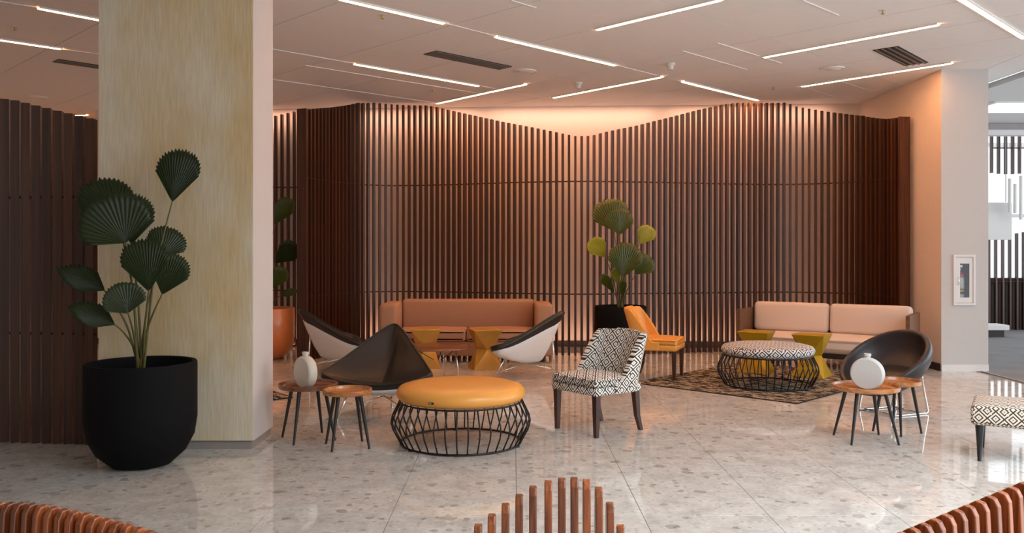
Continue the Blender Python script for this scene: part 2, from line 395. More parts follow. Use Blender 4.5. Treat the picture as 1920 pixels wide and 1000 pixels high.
# ------------------------------------------------------------------ walls and pillars
ax, ay, bx, by = -7.25, 14.85, 5.95, 14.09
ang = math.atan2(by-ay, bx-ax); L = math.hypot(bx-ax, by-ay)
struct(G().box((0, 0.1, CZ/2), (L, 0.2, CZ)).build('wall_back', M['wall'], loc=((ax+bx)/2, (ay+by)/2, 0), rz=ang))
struct(G().box((0, -0.008, 0.05), (L-0.3, 0.016, 0.1)).build('baseboard_back', M['darkboard'], loc=((ax+bx)/2-0.1, (ay+by)/2, 0), rz=ang))
struct(G().box((-7.15, 16.6, CZ/2), (0.2, 3.3, CZ)).build('wall_return', M['wall']))
struct(G().box((-8.4, 18.2, CZ/2), (2.6, 0.2, CZ)).build('wall_rear', M['wall']))
struct(G().box((-9.6, 7.5, CZ/2), (0.2, 21.2, CZ)).build('wall_left', M['wall']))
struct(G().box((-9.6, 2.0, 6.0), (0.2, 10, 4.0)).build('wall_left', M['wall']))  # unseen upper wall added to cut sky light on the left
struct(G().box((-3.9, 0.35, CZ+0.1), (11.4, 8.3, 0.2)).build('ceiling', M['ceil']))  # unseen roof added at front left to keep sky light off
struct(G().box((-3.9, -4.0, 4.0), (11.6, 0.2, 8.0)).build('blocker_wall_front', M['wall']))  # unseen wall added behind the camera to darken the left side
struct(G().box((-1.6, 4.45, 6.0), (16.0, 0.1, 4.1)).build('wall_upper', M['white']))
# right wall with its white end face and the extinguisher niche
wr = G(); X0, X1, Y0, Y1 = 5.75, 6.38, 11.43, 14.2
nx0, nx1, nz0, nz1 = 5.94, 6.14, 0.955, 1.49; ND = 0.17
wr.box(((X0+X1)/2, (Y0+ND+Y1)/2, CZ/2), (X1-X0, Y1-Y0-ND, CZ))
for a, b_, z0, z1 in ((X0, nx0, 0, CZ), (nx1, X1, 0, CZ), (nx0, nx1, 0, nz0), (nx0, nx1, nz1, CZ)):
    wr.box(((a+b_)/2, Y0+ND/2, (z0+z1)/2), (b_-a, ND, z1-z0))
wro = struct(wr.build('wall_right', M['wallend'])); wro.data.materials.append(M['wall'])
for p in wro.data.polygons:
    if p.normal.x < -0.9 and abs(p.center.x-X0) < 0.01: p.material_index = 1  # side face gets the pinker material: warm light put into its colour
struct(G().box(((X0+X1)/2, Y0-0.006, 0.045), (X1-X0, 0.012, 0.09)).build('baseboard_right', M['white']))
struct(G().box((X0-0.006, 12.75, 0.05), (0.012, 2.6, 0.1)).build('baseboard_side', M['darkboard']))

PX0, PX1, PY0, PY1 = -3.365, -2.107, 6.95, 7.52
pil = thing('pillar', 'broad square pillar with mottled gold-cream front behind the large black planter', 'pillar', ((PX0+PX1)/2, (PY0+PY1)/2, 0))
w, d = PX1-PX0, PY1-PY0
G().box((0, 0, (CZ+0.07)/2), (w, d, CZ-0.07)).build('shaft', M['side_plaster'], pil)
G().box((0, -d/2-0.004, (CZ+0.07)/2), (w-0.004, 0.008, CZ-0.075)).build('front_panel', M['gold_plaster'], pil)['label'] = 'mottled gold-cream plaster front'
G().box((0, 0, 0.035), (w-0.03, d-0.03, 0.07)).build('plinth', M['stone'], pil)['label'] = 'grey stone plinth'

# ------------------------------------------------------------------ ceiling of diagonal panels
ce = struct(G().box((-1.62, 11.4, CZ+0.07), (15.95, 13.8, 0.1)).build('ceiling', M['seam']))
def clip(poly, ax_, val, keep):
    out = []
    for i, p in enumerate(poly):
        q = poly[(i+1) % len(poly)]; a, b_ = (p[ax_]-val)*keep, (q[ax_]-val)*keep
        if a >= 0: out.append(p)
        if (a >= 0) != (b_ >= 0):
            t = a/(a-b_); out.append((p[0]+(q[0]-p[0])*t, p[1]+(q[1]-p[1])*t))
    return out
sums = [-12.4, -10.2, -8, -5.8, -3.6, -1.4, 0.8, 2.75, 4.7, 6.65, 8.55, 10.25, 12.68, 14.0, 15.4, 16.8, 18.6, 20.4, 22.2, 24.5]
difs = [-9, -6, -3, 0.9, 3.9, 6.85, 9.82, 13.1, 15.4, 18.3, 21.2, 24.1, 27.5]
gp = 0.006
for s0, s1 in zip(sums, sums[1:]):
    for d0, d1 in zip(difs, difs[1:]):
        q = [((s-d_)/2, (s+d_)/2) for s, d_ in ((s0+gp, d0+gp), (s1-gp, d0+gp), (s1-gp, d1-gp), (s0+gp, d1-gp))]
        for a_, v_, k_ in ((0, -9.5, 1), (0, 6.33, -1), (1, 4.5, 1), (1, 18.1, -1)):
            if q: q = clip(q, a_, v_, k_)
        if len(q) >= 3: G().prism(q, CZ, CZ+0.022).build('ceiling_panel', M['ceil'], ce)
def CP(px, py):
    Y = (CZ-CH)*1600/(470-py); return Vector(((px-960)*Y/1600, Y, CZ))
# pale bead lines along some joints
for a, b_ in (((508, 91), (667, 119)), ((572, 122), (900, 175)), ((508, 148), (815, 192)), ((835, 43), (930, 67)), ((958, 0), (1005, 14)), ((1157, 122), (1232, 141)),
              ((1280, 95), (1400, 130)), ((1345, 80), (1465, 118)), ((1505, 0), (1572, 28)), ((1580, 153), (1640, 173)), ((1512, 164), (1580, 186)), ((898, 160), (930, 166)), ((113, 91), (186, 101)), ((0, 2), (75, 14))):
    a, b_ = CP(*a), CP(*b_); dlt = b_-a
    G().box((0, 0, -0.004), (dlt.length, 0.014, 0.01)).build('bead_strip', M['strip'], ce, loc=(a+b_)/2, rz=math.atan2(dlt.y, dlt.x))

# ------------------------------------------------------------------ linear ceiling lights
LIGHTS = [((75, 14), (215, 41), 'linear ceiling light running behind the gold pillar at upper left'),
          ((-60, 64), (113, 90), 'linear ceiling light above the left dark slat screen'),
          ((640, -3), (832, 42), 'linear ceiling light leaving the top edge right of the gold pillar'),
          ((932, 68), (1153, 121), 'long linear ceiling light right of the centre air vent'),
          ((667, 119), (897, 160), 'linear ceiling light in front of the centre air vent, nearer the slats'),
          ((819, 193), (984, 157), 'linear ceiling light whose end touches the slat screen left of the dip'),
          ((1038, 182), (1240, 143), 'linear ceiling light over the middle dip, next to a smoke detector'),
          ((1119, 54), (1350, -2), 'linear ceiling light leaving the top edge at the middle'),
          ((1281, 152), (1421, 187), 'short linear ceiling light pointing at the right peak of the slats'),
          ((1432, 106), (1757, 45), 'longest linear ceiling light, behind the right air vent'),
          ((1503, 161), (1783, 117), 'linear ceiling light ending above the white right wall end'),
          ((1790, -11), (1920, 70), 'linear ceiling light cut by the upper right corner'),
          ((-60, 219), (162, 215), 'far linear ceiling light glimpsed over the left slat screen')]
for a, b_, lab in LIGHTS:
    a, b_ = CP(*a), CP(*b_); dlt = b_-a
    t = thing('ceiling_light', lab, 'light', (a+b_)/2, math.atan2(dlt.y, dlt.x), 'linear ceiling lights')
    Ln = dlt.length
    G().box((0, 0.036, -0.005), (Ln+0.03, 0.018, 0.022)).box((0, -0.036, -0.005), (Ln+0.03, 0.018, 0.022)).build('housing', M['strip'], t)
    g = rbox((Ln, 0.05, 0.024), 0.008, 2); moved(g, (0, 0, -0.019)); g.build('diffuser', M['lamp'], t)

# ceiling fittings
def vent(pa, pb, wid, n, lab):
    a, b_ = CP(*pa), CP(*pb); dlt = b_-a
    t = thing('air_vent', lab, 'vent', (a+b_)/2, math.atan2(dlt.y, dlt.x)); Ln = dlt.length
    G().box((0, 0, -0.002), (Ln, wid, 0.006)).build('slot_plate', M['vent'], t)
    for k in range(n):
        y = -wid/2+wid*(k+0.5)/n
        G().box((0, y, -0.008), (Ln, wid/n*0.28, 0.014)).build('blade', M['louvre'], t)
    return t
vent((806, 98), (948, 127), 0.26, 5, 'dark slotted air vent in the middle of the ceiling')
vent((1660, 90), (1718, 120), 0.30, 4, 'dark slotted air vent at right, beside the longest ceiling light')
vent((104, 113), (240, 133), 0.22, 3, 'dark slotted air vent left of the gold pillar')
for px, py, lab in ((985, 133, 'flat round ceiling speaker right of the middle air vent'), (1561, 128, 'flat round ceiling speaker below the right air vent'), (70, 182, 'flat round ceiling speaker above the left slat screen')):
    t = thing('ceiling_speaker', lab, 'speaker', CP(px, py), 0, 'ceiling speakers')
    G().lathe([(0, -0.012), (0.12, -0.012), (0.128, -0.006), (0.128, 0.0)], 32).build('grille', M['ceil'], t, 40)
    G().lathe([(0.128, 0), (0.13, -0.012), (0.145, -0.014), (0.15, -0.004), (0.15, 0)], 32).build('rim', M['strip'], t, 40)
for px, py, lab in ((1084, 155, 'white smoke detector beside the middle ceiling light'), (1257, 119, 'white smoke detector above the short ceiling light')):
    t = thing('smoke_detector', lab, 'detector', CP(px, py), 0, 'smoke detectors')
    G().lathe([(0, -0.03), (0.055, -0.03), (0.06, -0.02), (0.06, 0)], 24).build('base', M['white'], t, 40)
    G().lathe([(0, -0.085), (0.03, -0.082), (0.04, -0.06), (0.04, -0.03), (0, -0.03)], 24).build('sensor_head', M['white'], t, 40)
for px, py, lab in ((717, 28, 'sprinkler head beside the upper left linear light'), (811, 168, 'sprinkler head above the left slats'), (1655, 19, 'sprinkler head near the top right corner'), (1450, 163, 'sprinkler head above the right slat peak'), (28, 50, 'sprinkler head between the two lights at upper left')):
    t = thing('sprinkler', lab, 'sprinkler', CP(px, py), 0, 'ceiling sprinklers')
    G().lathe([(0, -0.004), (0.04, -0.004), (0.042, 0)], 20).build('plate', M['strip'], t, 40)
    G().lathe([(0, -0.04), (0.018, -0.04), (0.018, -0.036), (0.008, -0.034), (0.008, -0.004), (0, -0.004)], 12).build('nozzle', M['brass'], t, 40)

# ------------------------------------------------------------------ slat screens
SW, SD = 0.036, 0.075
near_slat_me = G().box((0, 0, 0.5), (0.066, 0.10, 1)).mesh('slat', M['slat'])
slat_me = G().box((0, 0, 0.5), (SW, SD, 1)).mesh('slat', M['slat'])
def screen(name, label, curve, tops, pitch=0.097, rods=(2.69, 0.945), ends=(False, False), turn=None, me=None):
    pts = crom([Vector((x, y, 0)) for x, y in curve], 14)
    root = thing(name, label, 'screen', (pts[len(pts)//2].x, pts[len(pts)//2].y, 0)); org = Vector(root.location)
    acc = 0; nxt = pitch/2; res = []
    for p, q in zip(pts, pts[1:]):
        l = (q-p).length
        while nxt <= acc+l:
            res.append((p+(q-p)*((nxt-acc)/l), math.atan2(q.y-p.y, q.x-p.x))); nxt += pitch
        acc += l
    for i, (p, a) in enumerate(res):
        o = link('slat', me or slat_me, root, p-org, a+(turn(p.x) if turn else 0.0))
        zt = min(CZ-0.004, interp(tops, p.x)); o.scale = (1, 1, zt)
    for z in rods:
        G().tube([p-org+Vector((0, 0, z)) for p in pts], 0.012, 6).build('tie_rod', M['slat'], root, True)
    for k in (0, 1):
        if ends[k]:
            p, a = res[0 if k == 0 else -1]; p = p-org
            sgn = -1 if k == 0 else 1
            e = p+Vector((math.cos(a)*0.075*sgn, math.sin(a)*0.075*sgn, 0)); zt = min(CZ-0.004, interp(tops, p.x+org.x))
            G().box((0, 0, zt/2), (0.045, 0.16, zt)).build('end_board', M['slat'], root, loc=e, rz=a)
    return root
mainY = [(569, 12.5), (600, 12.9), (632, 13.35), (664, 13.72), (700, 13.95), (760, 14.05), (850, 13.85), (960, 13.45), (1080, 13.2), (1200, 13.33), (1320, 13.6), (1400, 13.75), (1470, 13.82), (1550, 13.6), (1610, 13.2), (1655, 12.75), (1693, 12.25)]
curve = [((px-960)*Y/1600, Y) for px, Y in mainY]
topsP = [(569, 206), (600, 203.5), (631, 200.6), (669, 193), (700, 193), (800, 198), (819, 201), (875, 214), (942, 229), (999, 240), (1062, 253), (1080, 256), (1107, 256), (1137, 248), (1194, 236), (1262, 219), (1307, 207), (1357, 196), (1385, 193), (1474, 193), (1495, 200), (1537, 207), (1578, 212), (1620, 217), (1703, 228)]
def top_tab(tp, yt): 
    out = []
    for px, py in tp:
        Y = interp(yt, px); out.append(((px-960)*Y/1600, CH+(470-py)*Y/1600))
    return out
screen('slat_screen', 'long wavy dark wood slat screen with a dipping top behind both sofas', curve, top_tab(topsP, mainY), ends=(True, True))
lb = [(430, 14.5), (480, 14.48), (530, 14.45), (575, 14.42)]
screen('slat_screen', 'short dark slat screen behind the orange planter, right of the gold pillar', [((px-960)*Y/1600, Y) for px, Y in lb], top_tab([(430, 232), (512, 219), (572, 205)], lb), pitch=0.107)
lf = [(-150, 7.5), (-60, 7.34), (0, 7.26), (90, 7.2), (150, 7.17), (181, 7.15)]
screen('slat_screen', 'near dark slat screen left of the gold pillar, behind the large black planter', [((px-960)*Y/1600, Y) for px, Y in lf],
       top_tab([(-150, 165), (0, 186), (30, 190), (100, 207), (185, 227)], lf), pitch=0.098, rods=(2.07, 0.92),
       turn=lambda x: 0.62-max(0.0, min(1.0, (x+4.4)/1.0))*0.42, me=near_slat_me)

# ------------------------------------------------------------------ right-hand bright hall beyond the wall end
struct(G().box((6.62, 10.5, CZ+0.02), (0.56, 14, 0.04)).build('ceiling', M['ceil']))
struct(G().box((6.95, 10.5, CZ+0.06), (0.1, 14, 0.04)).build('trim_2', M['vent']))
struct(G().box((7.10, 10.5, CZ-0.01), (0.18, 14, 0.08)).build('trim_3', M['white']))
struct(G().box((10.7, 10.0, CZ+0.03), (7.0, 14.0, 0.05)).build('ceiling', M['white']))
struct(G().box((10.7, 16.45, 3.99), (7.2, 0.3, 0.12)).build('trim_4', M['purple']))
struct(G().box((10.7, 16.42, 3.88), (7.2, 0.22, 0.10)).build('trim_5', M['white']))
t = thing('ceiling_light', 'square white light panel in the ceiling of the far right hall', 'light', (9.0, 14.45, CZ))
G().box((0, 0, -0.002), (2.3, 1.1, 0.02)).build('frame', M['white'], t); G().box((0, 0, -0.014), (2.1, 0.95, 0.012)).build('diffuser', M['daylamp'], t)
struct(G().box((6.28, 16.4, CZ/2), (0.2, 4.4, CZ)).build('wall_far', M['white']))
def hall_slats(label, x0, n, pitch, z0f, z1f, y):
    root = thing('slat_screen', label, 'screen', (x0+n*pitch/2, y, 0))
    for i in range(n):
        x = x0+i*pitch; a, b_ = z0f(x), z1f(x)
        o = link('slat', slat_me, root, (x-(x0+n*pitch/2), 0, a), 0); o.scale = (1, 1, b_-a)
    xs = n*pitch/2; zz = z0f(x0)+0.1 if z0f(x0) > 1 else 0.9
    zz = 3.70 if z0f(x0) > 1 else 0.98
    G().tube([(-xs, 0, zz), (xs, 0, zz)], 0.014, 6).build('tie_rod', M['slat'], root, True)
    return root
hall_slats('hanging dark slats at the top of the far right hall', 9.72, 14, 0.142, lambda x: 3.24-0.05*(x-9.7)+0.06*math.sin(x*3), lambda x: 4.0, 17.3)
lowr = hall_slats('standing dark slat screen at the end of the far right hall', 9.72, 14, 0.142, lambda x: 0.0, lambda x: 1.88+0.16*(x-9.7), 17.4)
G().box((0, 0.12, 0.53), (2.2, 0.03, 1.06)).build('backing_board', M['darkboard'], lowr)
# glazed end wall of that hall
for k in range(3):
    x = 9.0+k*1.9; wf = G(); y = 19.2
    for xx in (x-0.92, x+0.92): wf.box((xx, y, CZ/2), (0.06, 0.1, CZ))
    for zz in (0.05, 2.4, CZ-0.05): wf.box((x, y, zz), (1.9, 0.1, 0.08))
    wo = struct(wf.build('window_%d' % (k+1), M['white']))
    G().box((x, y, 1.22), (1.8, 0.01, 2.26)).build('pane', M['glass'], wo); G().box((x, y, 3.2), (1.8, 0.01, 1.5)).build('pane', M['glass'], wo)
t = thing('wall_panel', 'square white panel hanging in the far right hall between the dark slats', 'panel', (9.58, 16.9, 1.83))
g = rbox((0.62, 0.05, 0.74), 0.01, 2); g.build('board', M['white'], t); G().box((0.2, 0, 1.45), (0.012, 0.012, 1.4)).box((-0.2, 0, 1.45), (0.012, 0.012, 1.4)).build('hanger', M['purple'], t)
for k, (px, y0_, y1_) in enumerate(((1893, 335, 398), (1903, 345, 400), (1914, 330, 412))):
    a, b_ = P(px, y1_, 16.6), P(px, y0_, 16.6)
    t = thing('pendant_tube', ('left short', 'middle short', 'right long')[k]+' white tube hanging in the far right hall', 'pendant', (a.x, a.y, a.z))
    G().lathe([(0, 0), (0.03, 0), (0.03, b_.z-a.z), (0, b_.z-a.z)], 14).build('tube', M['white'], t, 40)
    G().tube([(0, 0, b_.z-a.z), (0, 0, CZ-a.z-0.01)], 0.004, 5).build('cable', M['purple'], t)
t = thing('low_bench', 'low white bench at the far right behind the white wall end', 'bench', (8.62, 16.1, 0))
moved(rbox((1.3, 0.42, 0.10), 0.015, 2), (0, 0, 0.13)).build('seat', M['white'], t); G().box((0, 0, 0.065), (1.14, 0.34, 0.13)).build('base', M['darkboard'], t)

# ------------------------------------------------------------------ fire extinguisher cabinet in the wall end
cxm = (nx0+nx1)/2; FZ0, FZ1 = 0.885, 1.565; FX0, FX1 = 5.905, 6.20
cab = thing('extinguisher_cabinet', 'white fire extinguisher cabinet set in the right wall end', 'cabinet', (cxm, Y0, FZ0))
fw, fh = FX1-FX0, FZ1-FZ0; ox = (FX0+FX1)/2-cxm
g = G()
for a, b_, z0, z1 in ((-fw/2, -fw/2+0.032, 0, fh), (fw/2-0.032, fw/2, 0, fh), (-fw/2+0.032, fw/2-0.032, 0, 0.032), (-fw/2+0.032, fw/2-0.032, fh-0.032, fh)):
    g.box((ox+(a+b_)/2, -0.011, (z0+z1)/2), (b_-a, 0.022, z1-z0))
g.build('frame', M['white'], cab)
dw, dz0, dz1 = fw/2-0.036, 0.036, fh-0.036
gx0, gx1, gz0, gz1 = ox-0.058, ox+0.066, 0.105, 0.56
g = G()
for a, b_, z0, z1 in ((ox-dw, gx0, dz0, dz1), (gx1, ox+dw, dz0, dz1), (gx0, gx1, dz0, gz0), (gx0, gx1, gz1, dz1)):
    g.box(((a+b_)/2, -0.008, (z0+z1)/2), (b_-a, 0.014, z1-z0))
dr = g.build('door', M['white'], cab)
G().box(((gx0+gx1)/2, -0.008, (gz0+gz1)/2), (gx1-gx0, 0.004, gz1-gz0)).build('pane', M['glass'], dr)
G().tube([(ox-0.085, -0.016, 0.275), (ox-0.085, -0.038, 0.285), (ox-0.085, -0.038, 0.365), (ox-0.085, -0.016, 0.375)], 0.005, 6).build('handle', M['chrome'], dr, True)
g = G(); zc = (nz0+nz1)/2-FZ0; hh = nz1-nz0-0.004; ww = nx1-nx0-0.004
g.box((0, ND-0.006, zc), (ww, 0.006, hh))
for sx in (-1, 1): g.box((sx*(ww/2-0.003), ND/2, zc), (0.006, ND-0.02, hh))
g.box((0, ND/2, zc-hh/2+0.003), (ww, ND-0.02, 0.006)); g.box((0, ND/2, zc+hh/2-0.003), (ww, ND-0.02, 0.006))
g.build('liner', M['black'], cab)
ex = thing('fire_extinguisher', 'red fire extinguisher standing inside the white wall cabinet', 'extinguisher', (cxm-0.002, Y0+0.085, nz0+0.01))
G().lathe([(0, 0), (0.05, 0), (0.055, 0.01), (0.055, 0.31), (0.048, 0.345), (0.02, 0.37), (0.018, 0.385), (0, 0.385)], 28).build('cylinder', M['red'], ex, 40)
G().lathe([(0.0562, 0.13), (0.0562, 0.29)], 28).build('label_sheet', M['label_white'], ex, 40)
G().lathe([(0.0566, 0.105), (0.0566, 0.16)], 28).build('label_band', M['label_yellow'], ex, 40)
G().lathe([(0.0568, 0.125), (0.0568, 0.14)], 28).lathe([(0.0566, 0.07), (0.0566, 0.10)], 28).build('label_stripe', M['black'], ex, 40)
G().lathe([(0.0566, 0.005), (0.0566, 0.065)], 28).build('inspection_tag', M['label_white'], ex, 40)
G().lathe([(0, 0.385), (0.02, 0.385), (0.02, 0.42), (0, 0.42)], 16).build('valve', M['brass'], ex, 40)
G().box((-0.02, -0.01, 0.435), (0.10, 0.018, 0.008)).box((-0.015, -0.01, 0.455), (0.09, 0.018, 0.006)).build('lever', M['chrome'], ex)
G().tube(crom([(0.03, -0.01, 0.41), (0.058, -0.01, 0.38), (0.066, -0.01, 0.3), (0.066, -0.01, 0.16)], 5), 0.007, 6).build('hose', M['black'], ex, True)

# ------------------------------------------------------------------ rugs
def rug(label, corners, th=0.010):
    c = sum((Vector((x, y, 0)) for x, y in corners), Vector())/len(corners)
    a = math.atan2(corners[1][1]-corners[0][1], corners[1][0]-corners[0][0]); R = Matrix.Rotation(-a, 3, 'Z')
    loc = [R @ (Vector((x, y, 0))-c) for x, y in corners]
    t = thing('rug', label, 'rug', c, a)
    G().prism([(p.x*0.992, p.y*0.992) for p in loc], 0.0004, th).build('pile', M['rug'], t)
    n = len(loc); g = G()
    for i in range(n):
        p, q = loc[i], loc[(i+1) % n]; g.add([(p.x,p.y,0.0003),(q.x,q.y,0.0003),(q.x*0.99,q.y*0.99,0.0003),(p.x*0.99,p.y*0.99,0.0003),(p.x,p.y,th+.001),(q.x,q.y,th+.001),(q.x*0.99,q.y*0.99,th+.001),(p.x*0.99,p.y*0.99,th+.001)],
                                         [(3,2,1,0),(4,5,6,7),(0,1,5,4),(1,2,6,5),(2,3,7,6),(3,0,4,7)])
    g.build('binding', M['rugedge'], t)
    return t
rug('black and cream speckled rug under the patterned wire pouf and gold stools', [(1.46, 10.42), (3.01, 8.99), (4.86, 10.85), (3.32, 12.3)])
rug('speckled rug whose corner shows behind the gold pillar, left of the round tables', [(-2.40, 9.36), (-3.3, 10.5), (-5.2, 9.0), (-4.3, 7.86)])

# ------------------------------------------------------------------ planters with fan palms
def leaf_mesh(L, A, cup, droop, pleat, split=0.0, n=20, seed=0, point=False):
    """pleated fan leaf, junction at origin, growing to +Y, facing +Z"""
    rnd = random.Random(seed); g = G(); rows = 6; N = 2*n+1
    vs_ = []
    for i in range(N):
        f = -1+2*i/(N-1); ph = f*A
        R = L*(1-0.55*abs(f)**1.1 if point else 1-0.34*abs(f)**2.4)*(1.0 if i % 2 == 0 else 0.945)*(1+rnd.uniform(-0.012, 0.012))
        for k in range(1, rows+1):
            r = R*k/rows; x, y = r*math.sin(ph), r*math.cos(ph)
            z = (1 if i % 2 == 0 else -1)*pleat*L*(k/rows)**0.8 + cup*L*(abs(x)/L)**1.4 - droop*L*(r/L)**2 + split*x
            vs_.append((x, y, z))
    vs_.append((0, 0, 0)); fs = []
    for i in range(N-1):
        a, b_ = i*rows, (i+1)*rows; fs.append((len(vs_)-1, b_, a))
        for k in range(rows-1): fs.append((a+k, b_+k, b_+k+1, a+k+1))
    g.add(vs_, fs); return g
def palm(name, label, base, R, Hh, potmat, leaves, center, mouth_z, matmap, kpot=0.55):
    root = thing(name, label, 'plant', base); o = Vector(base)
    G().lathe([(0, 0), (R*kpot*0.8, 0), (R*kpot, 0.01), (R*0.80, Hh*0.13), (R*0.95, Hh*0.28), (R, Hh*0.45), (R, Hh*0.985), (R*0.985, Hh), (R*0.92, Hh), (R*0.91, Hh*0.985), (R*0.91, Hh*0.86), (0, Hh*0.86)], 56).build('pot', potmat, root, 50)
    G().lathe([(0, Hh*0.905), (R*0.5, Hh*0.895), (R*0.905, Hh*0.88)], 40).build('soil', M['soil'], root, True)
    rnd = random.Random(len(label))
    for i, (bpx, bpy_, tpx, tpy, Yb, dY, A, cup, face, mk) in enumerate(leaves):
        b3 = P(bpx, bpy_, Yb)-o; t3 = P(tpx, tpy, Yb+dY)-o
        d = t3-b3; Ln = d.length; yv = d.normalized()
        vw = (Vector((0, 0, CH))-(b3+o)).normalized()
        ref = (vw+Vector(face)).normalized()
        zv = (ref-yv*ref.dot(yv)).normalized(); xv = yv.cross(zv)
        me = leaf_mesh(Ln, math.radians(A), cup, 0.06, 0.012, seed=i, point=face[2] > 0.7).mesh('leaf', M[mk], 30)
        lo = link('leaf', me, root); lo.matrix_local = Matrix.Translation(b3) @ Matrix((xv, yv, zv)).transposed().to_4x4()
        sd = lo.modifiers.new('thick', 'SOLIDIFY'); sd.thickness = 0.0025
        s0 = Vector((center[0]+rnd.uniform(-0.03, 0.03), center[1]+rnd.uniform(-0.03, 0.03), Hh*0.88))
        mid = Vector(((s0.x*0.62+b3.x*0.38), (s0.y*0.62+b3.y*0.38), s0.z*0.42+b3.z*0.58))
        cv = crom([s0, s0*0.55+mid*0.45+Vector((0, 0, 0.02)), mid, mid*0.45+b3*0.55+Vector((0, 0, 0.015)), b3+yv*0.01], 5)
        G().tube(cv, [0.011-0.006*k/(len(cv)-1) for k in range(len(cv))], 7).build('stem', M['stem'], root, True)
    return root
palm('potted_palm', 'large fan palm in a matte black round-bottomed planter before the gold pillar', (-2.81, 6.47, 0), 0.40, 0.775, M['potblack'], [
    (323, 379, 341, 278, 6.45, 0.06, 36, 0.10, (-.3, 0, .1), 'leaf'),
    (222, 415, 178, 333, 6.62, 0.05, 50, 0.05, (.2, 0, .3), 'leaf'),
    (236, 456, 187, 366, 6.25, -0.10, 68, 0.18, (-.3, 0, .3), 'leaf'),
    (246, 459, 258, 362, 6.32, 0.05, 36, 0.15, (.7, 0, .1), 'leaf'),
    (303, 482, 322, 425, 6.62, 0.10, 58, 0.15, (.2, 0, .2), 'leaf'),
    (279, 547, 266, 446, 6.25, 0.02, 38, 0.25, (0, 0, .1), 'leaf'),
    (304, 553, 331, 474, 6.35, 0.05, 40, 0.15, (.2, 0, 0), 'leaf'),
    (197, 545, 106, 498, 6.35, -0.10, 42, 0.20, (0, 0, .9), 'leaf'),
    (216, 609, 126, 570, 6.20, -0.12, 42, 0.20, (0, 0, .9), 'leaf'),
    (240, 588, 222, 530, 6.15, -0.05, 66, 0.30, (0, 0, .5), 'leaf')],
    (0.0, 0.0), 0.7, None)
palm('potted_palm', 'bright green fan palm in a black planter against the wavy slats', (1.57, 12.35, 0), 0.37, 0.82, M['potblack'], [
    (1152, 434, 1139, 371, 12.45, 0.1, 52, 0.10, (0, 0, .2), 'leaf2'),
    (1162, 441, 1160, 391, 12.2, 0.0, 52, 0.15, (0, 0, .2), 'leaf2'),
    (1198, 459, 1222, 424, 12.35, 0.05, 38, 0.20, (0, 0, .3), 'leaf3'),
    (1135, 483, 1107, 448, 12.3, 0.0, 40, 0.25, (0, 0, .5), 'leaf3'),
    (1168, 521, 1176, 454, 12.15, 0.0, 46, 0.20, (0, 0, .1), 'leaf2'),
    (1192, 515, 1217, 478, 12.2, 0.0, 50, 0.20, (.2, 0, .2), 'leaf2'),
    (1152, 550, 1128, 514, 12.2, 0.0, 20, 0.20, (0, 0, .4), 'leaf2'),
    (1157, 534, 1152, 503, 12.3, 0.0, 24, 0.20, (0, 0, .2), 'leaf3'),
    (1167, 560, 1168, 523, 12.1, 0.0, 18, 0.20, (0, 0, .2), 'leaf2')],
    (0.0, 0.0), 0.7, None, 0.75)
palm('potted_palm', 'fan palm in a glazed orange planter half hidden by the gold pillar', (-3.67, 12.80, 0), 0.40, 0.76, M['potorange'], [
    (515, 421, 545, 371, 12.75, 0.0, 30, 0.25, (-.3, 0, .2), 'leaf2'),
    (516, 494, 558, 456, 12.6, 0.0, 34, 0.25, (.3, 0, .4), 'leaf'),
    (512, 541, 531, 500, 12.7, 0.0, 36, 0.20, (0, 0, .2), 'leaf2'),
    (526, 554, 560, 544, 12.75, -0.05, 34, 0.20, (0, 0, .8), 'leaf2'),
    (490, 470, 462, 420, 12.7, 0.0, 45, 0.20, (0, 0, .2), 'leaf'),
    (490, 540, 455, 520, 12.7, 0.0, 45, 0.20, (0, 0, .4), 'leaf')],
    (0.0, 0.0), 0.7, None)

# ------------------------------------------------------------------ tan sofa
t = thing('sofa', 'tan tweed two-seat sofa with square arms against the slats, left of middle', 'sofa', (-0.665, 12.74, 0))
SWD = 2.52; DP = 0.86
def part_rb(name, mat, parent, d, r, loc, crown=0.0, smooth=45, rx=0.0, uv=False):
    g = rbox(d, r, 3, crown)
    if rx: moved(g, (0, 0, 0), Matrix.Rotation(rx, 3, 'X'))
    g = moved(g, loc); return g.build(name, mat, parent, smooth, uv=uv)
for sx in (-1, 1):
    part_rb('arm', M['sofa'], t, (0.26, DP, 0.76), 0.055, (sx*(SWD/2-0.13), 0, 0.085))
part_rb('back_rest', M['sofa'], t, (SWD-0.52, 0.25, 0.46), 0.05, (0, DP/2-0.14, 0.42))
part_rb('base', M['sofaframe'], t, (SWD-0.52, DP-0.06, 0.21), 0.02, (0, 0.01, 0.09))
for sx in (-1, 1):
    part_rb('seat_cushion', M['sofa'], t, ((SWD-0.53)/2, DP-0.26, 0.17), 0.045, (sx*(SWD-0.52)/4, -0.12, 0.30), 0.02)
for sx in (-1, 1):
    for sy in (-1, 1): G().box((sx*1.1, sy*0.32, 0.045), (0.07, 0.07, 0.09)).build('foot', M['darkboard'], t)
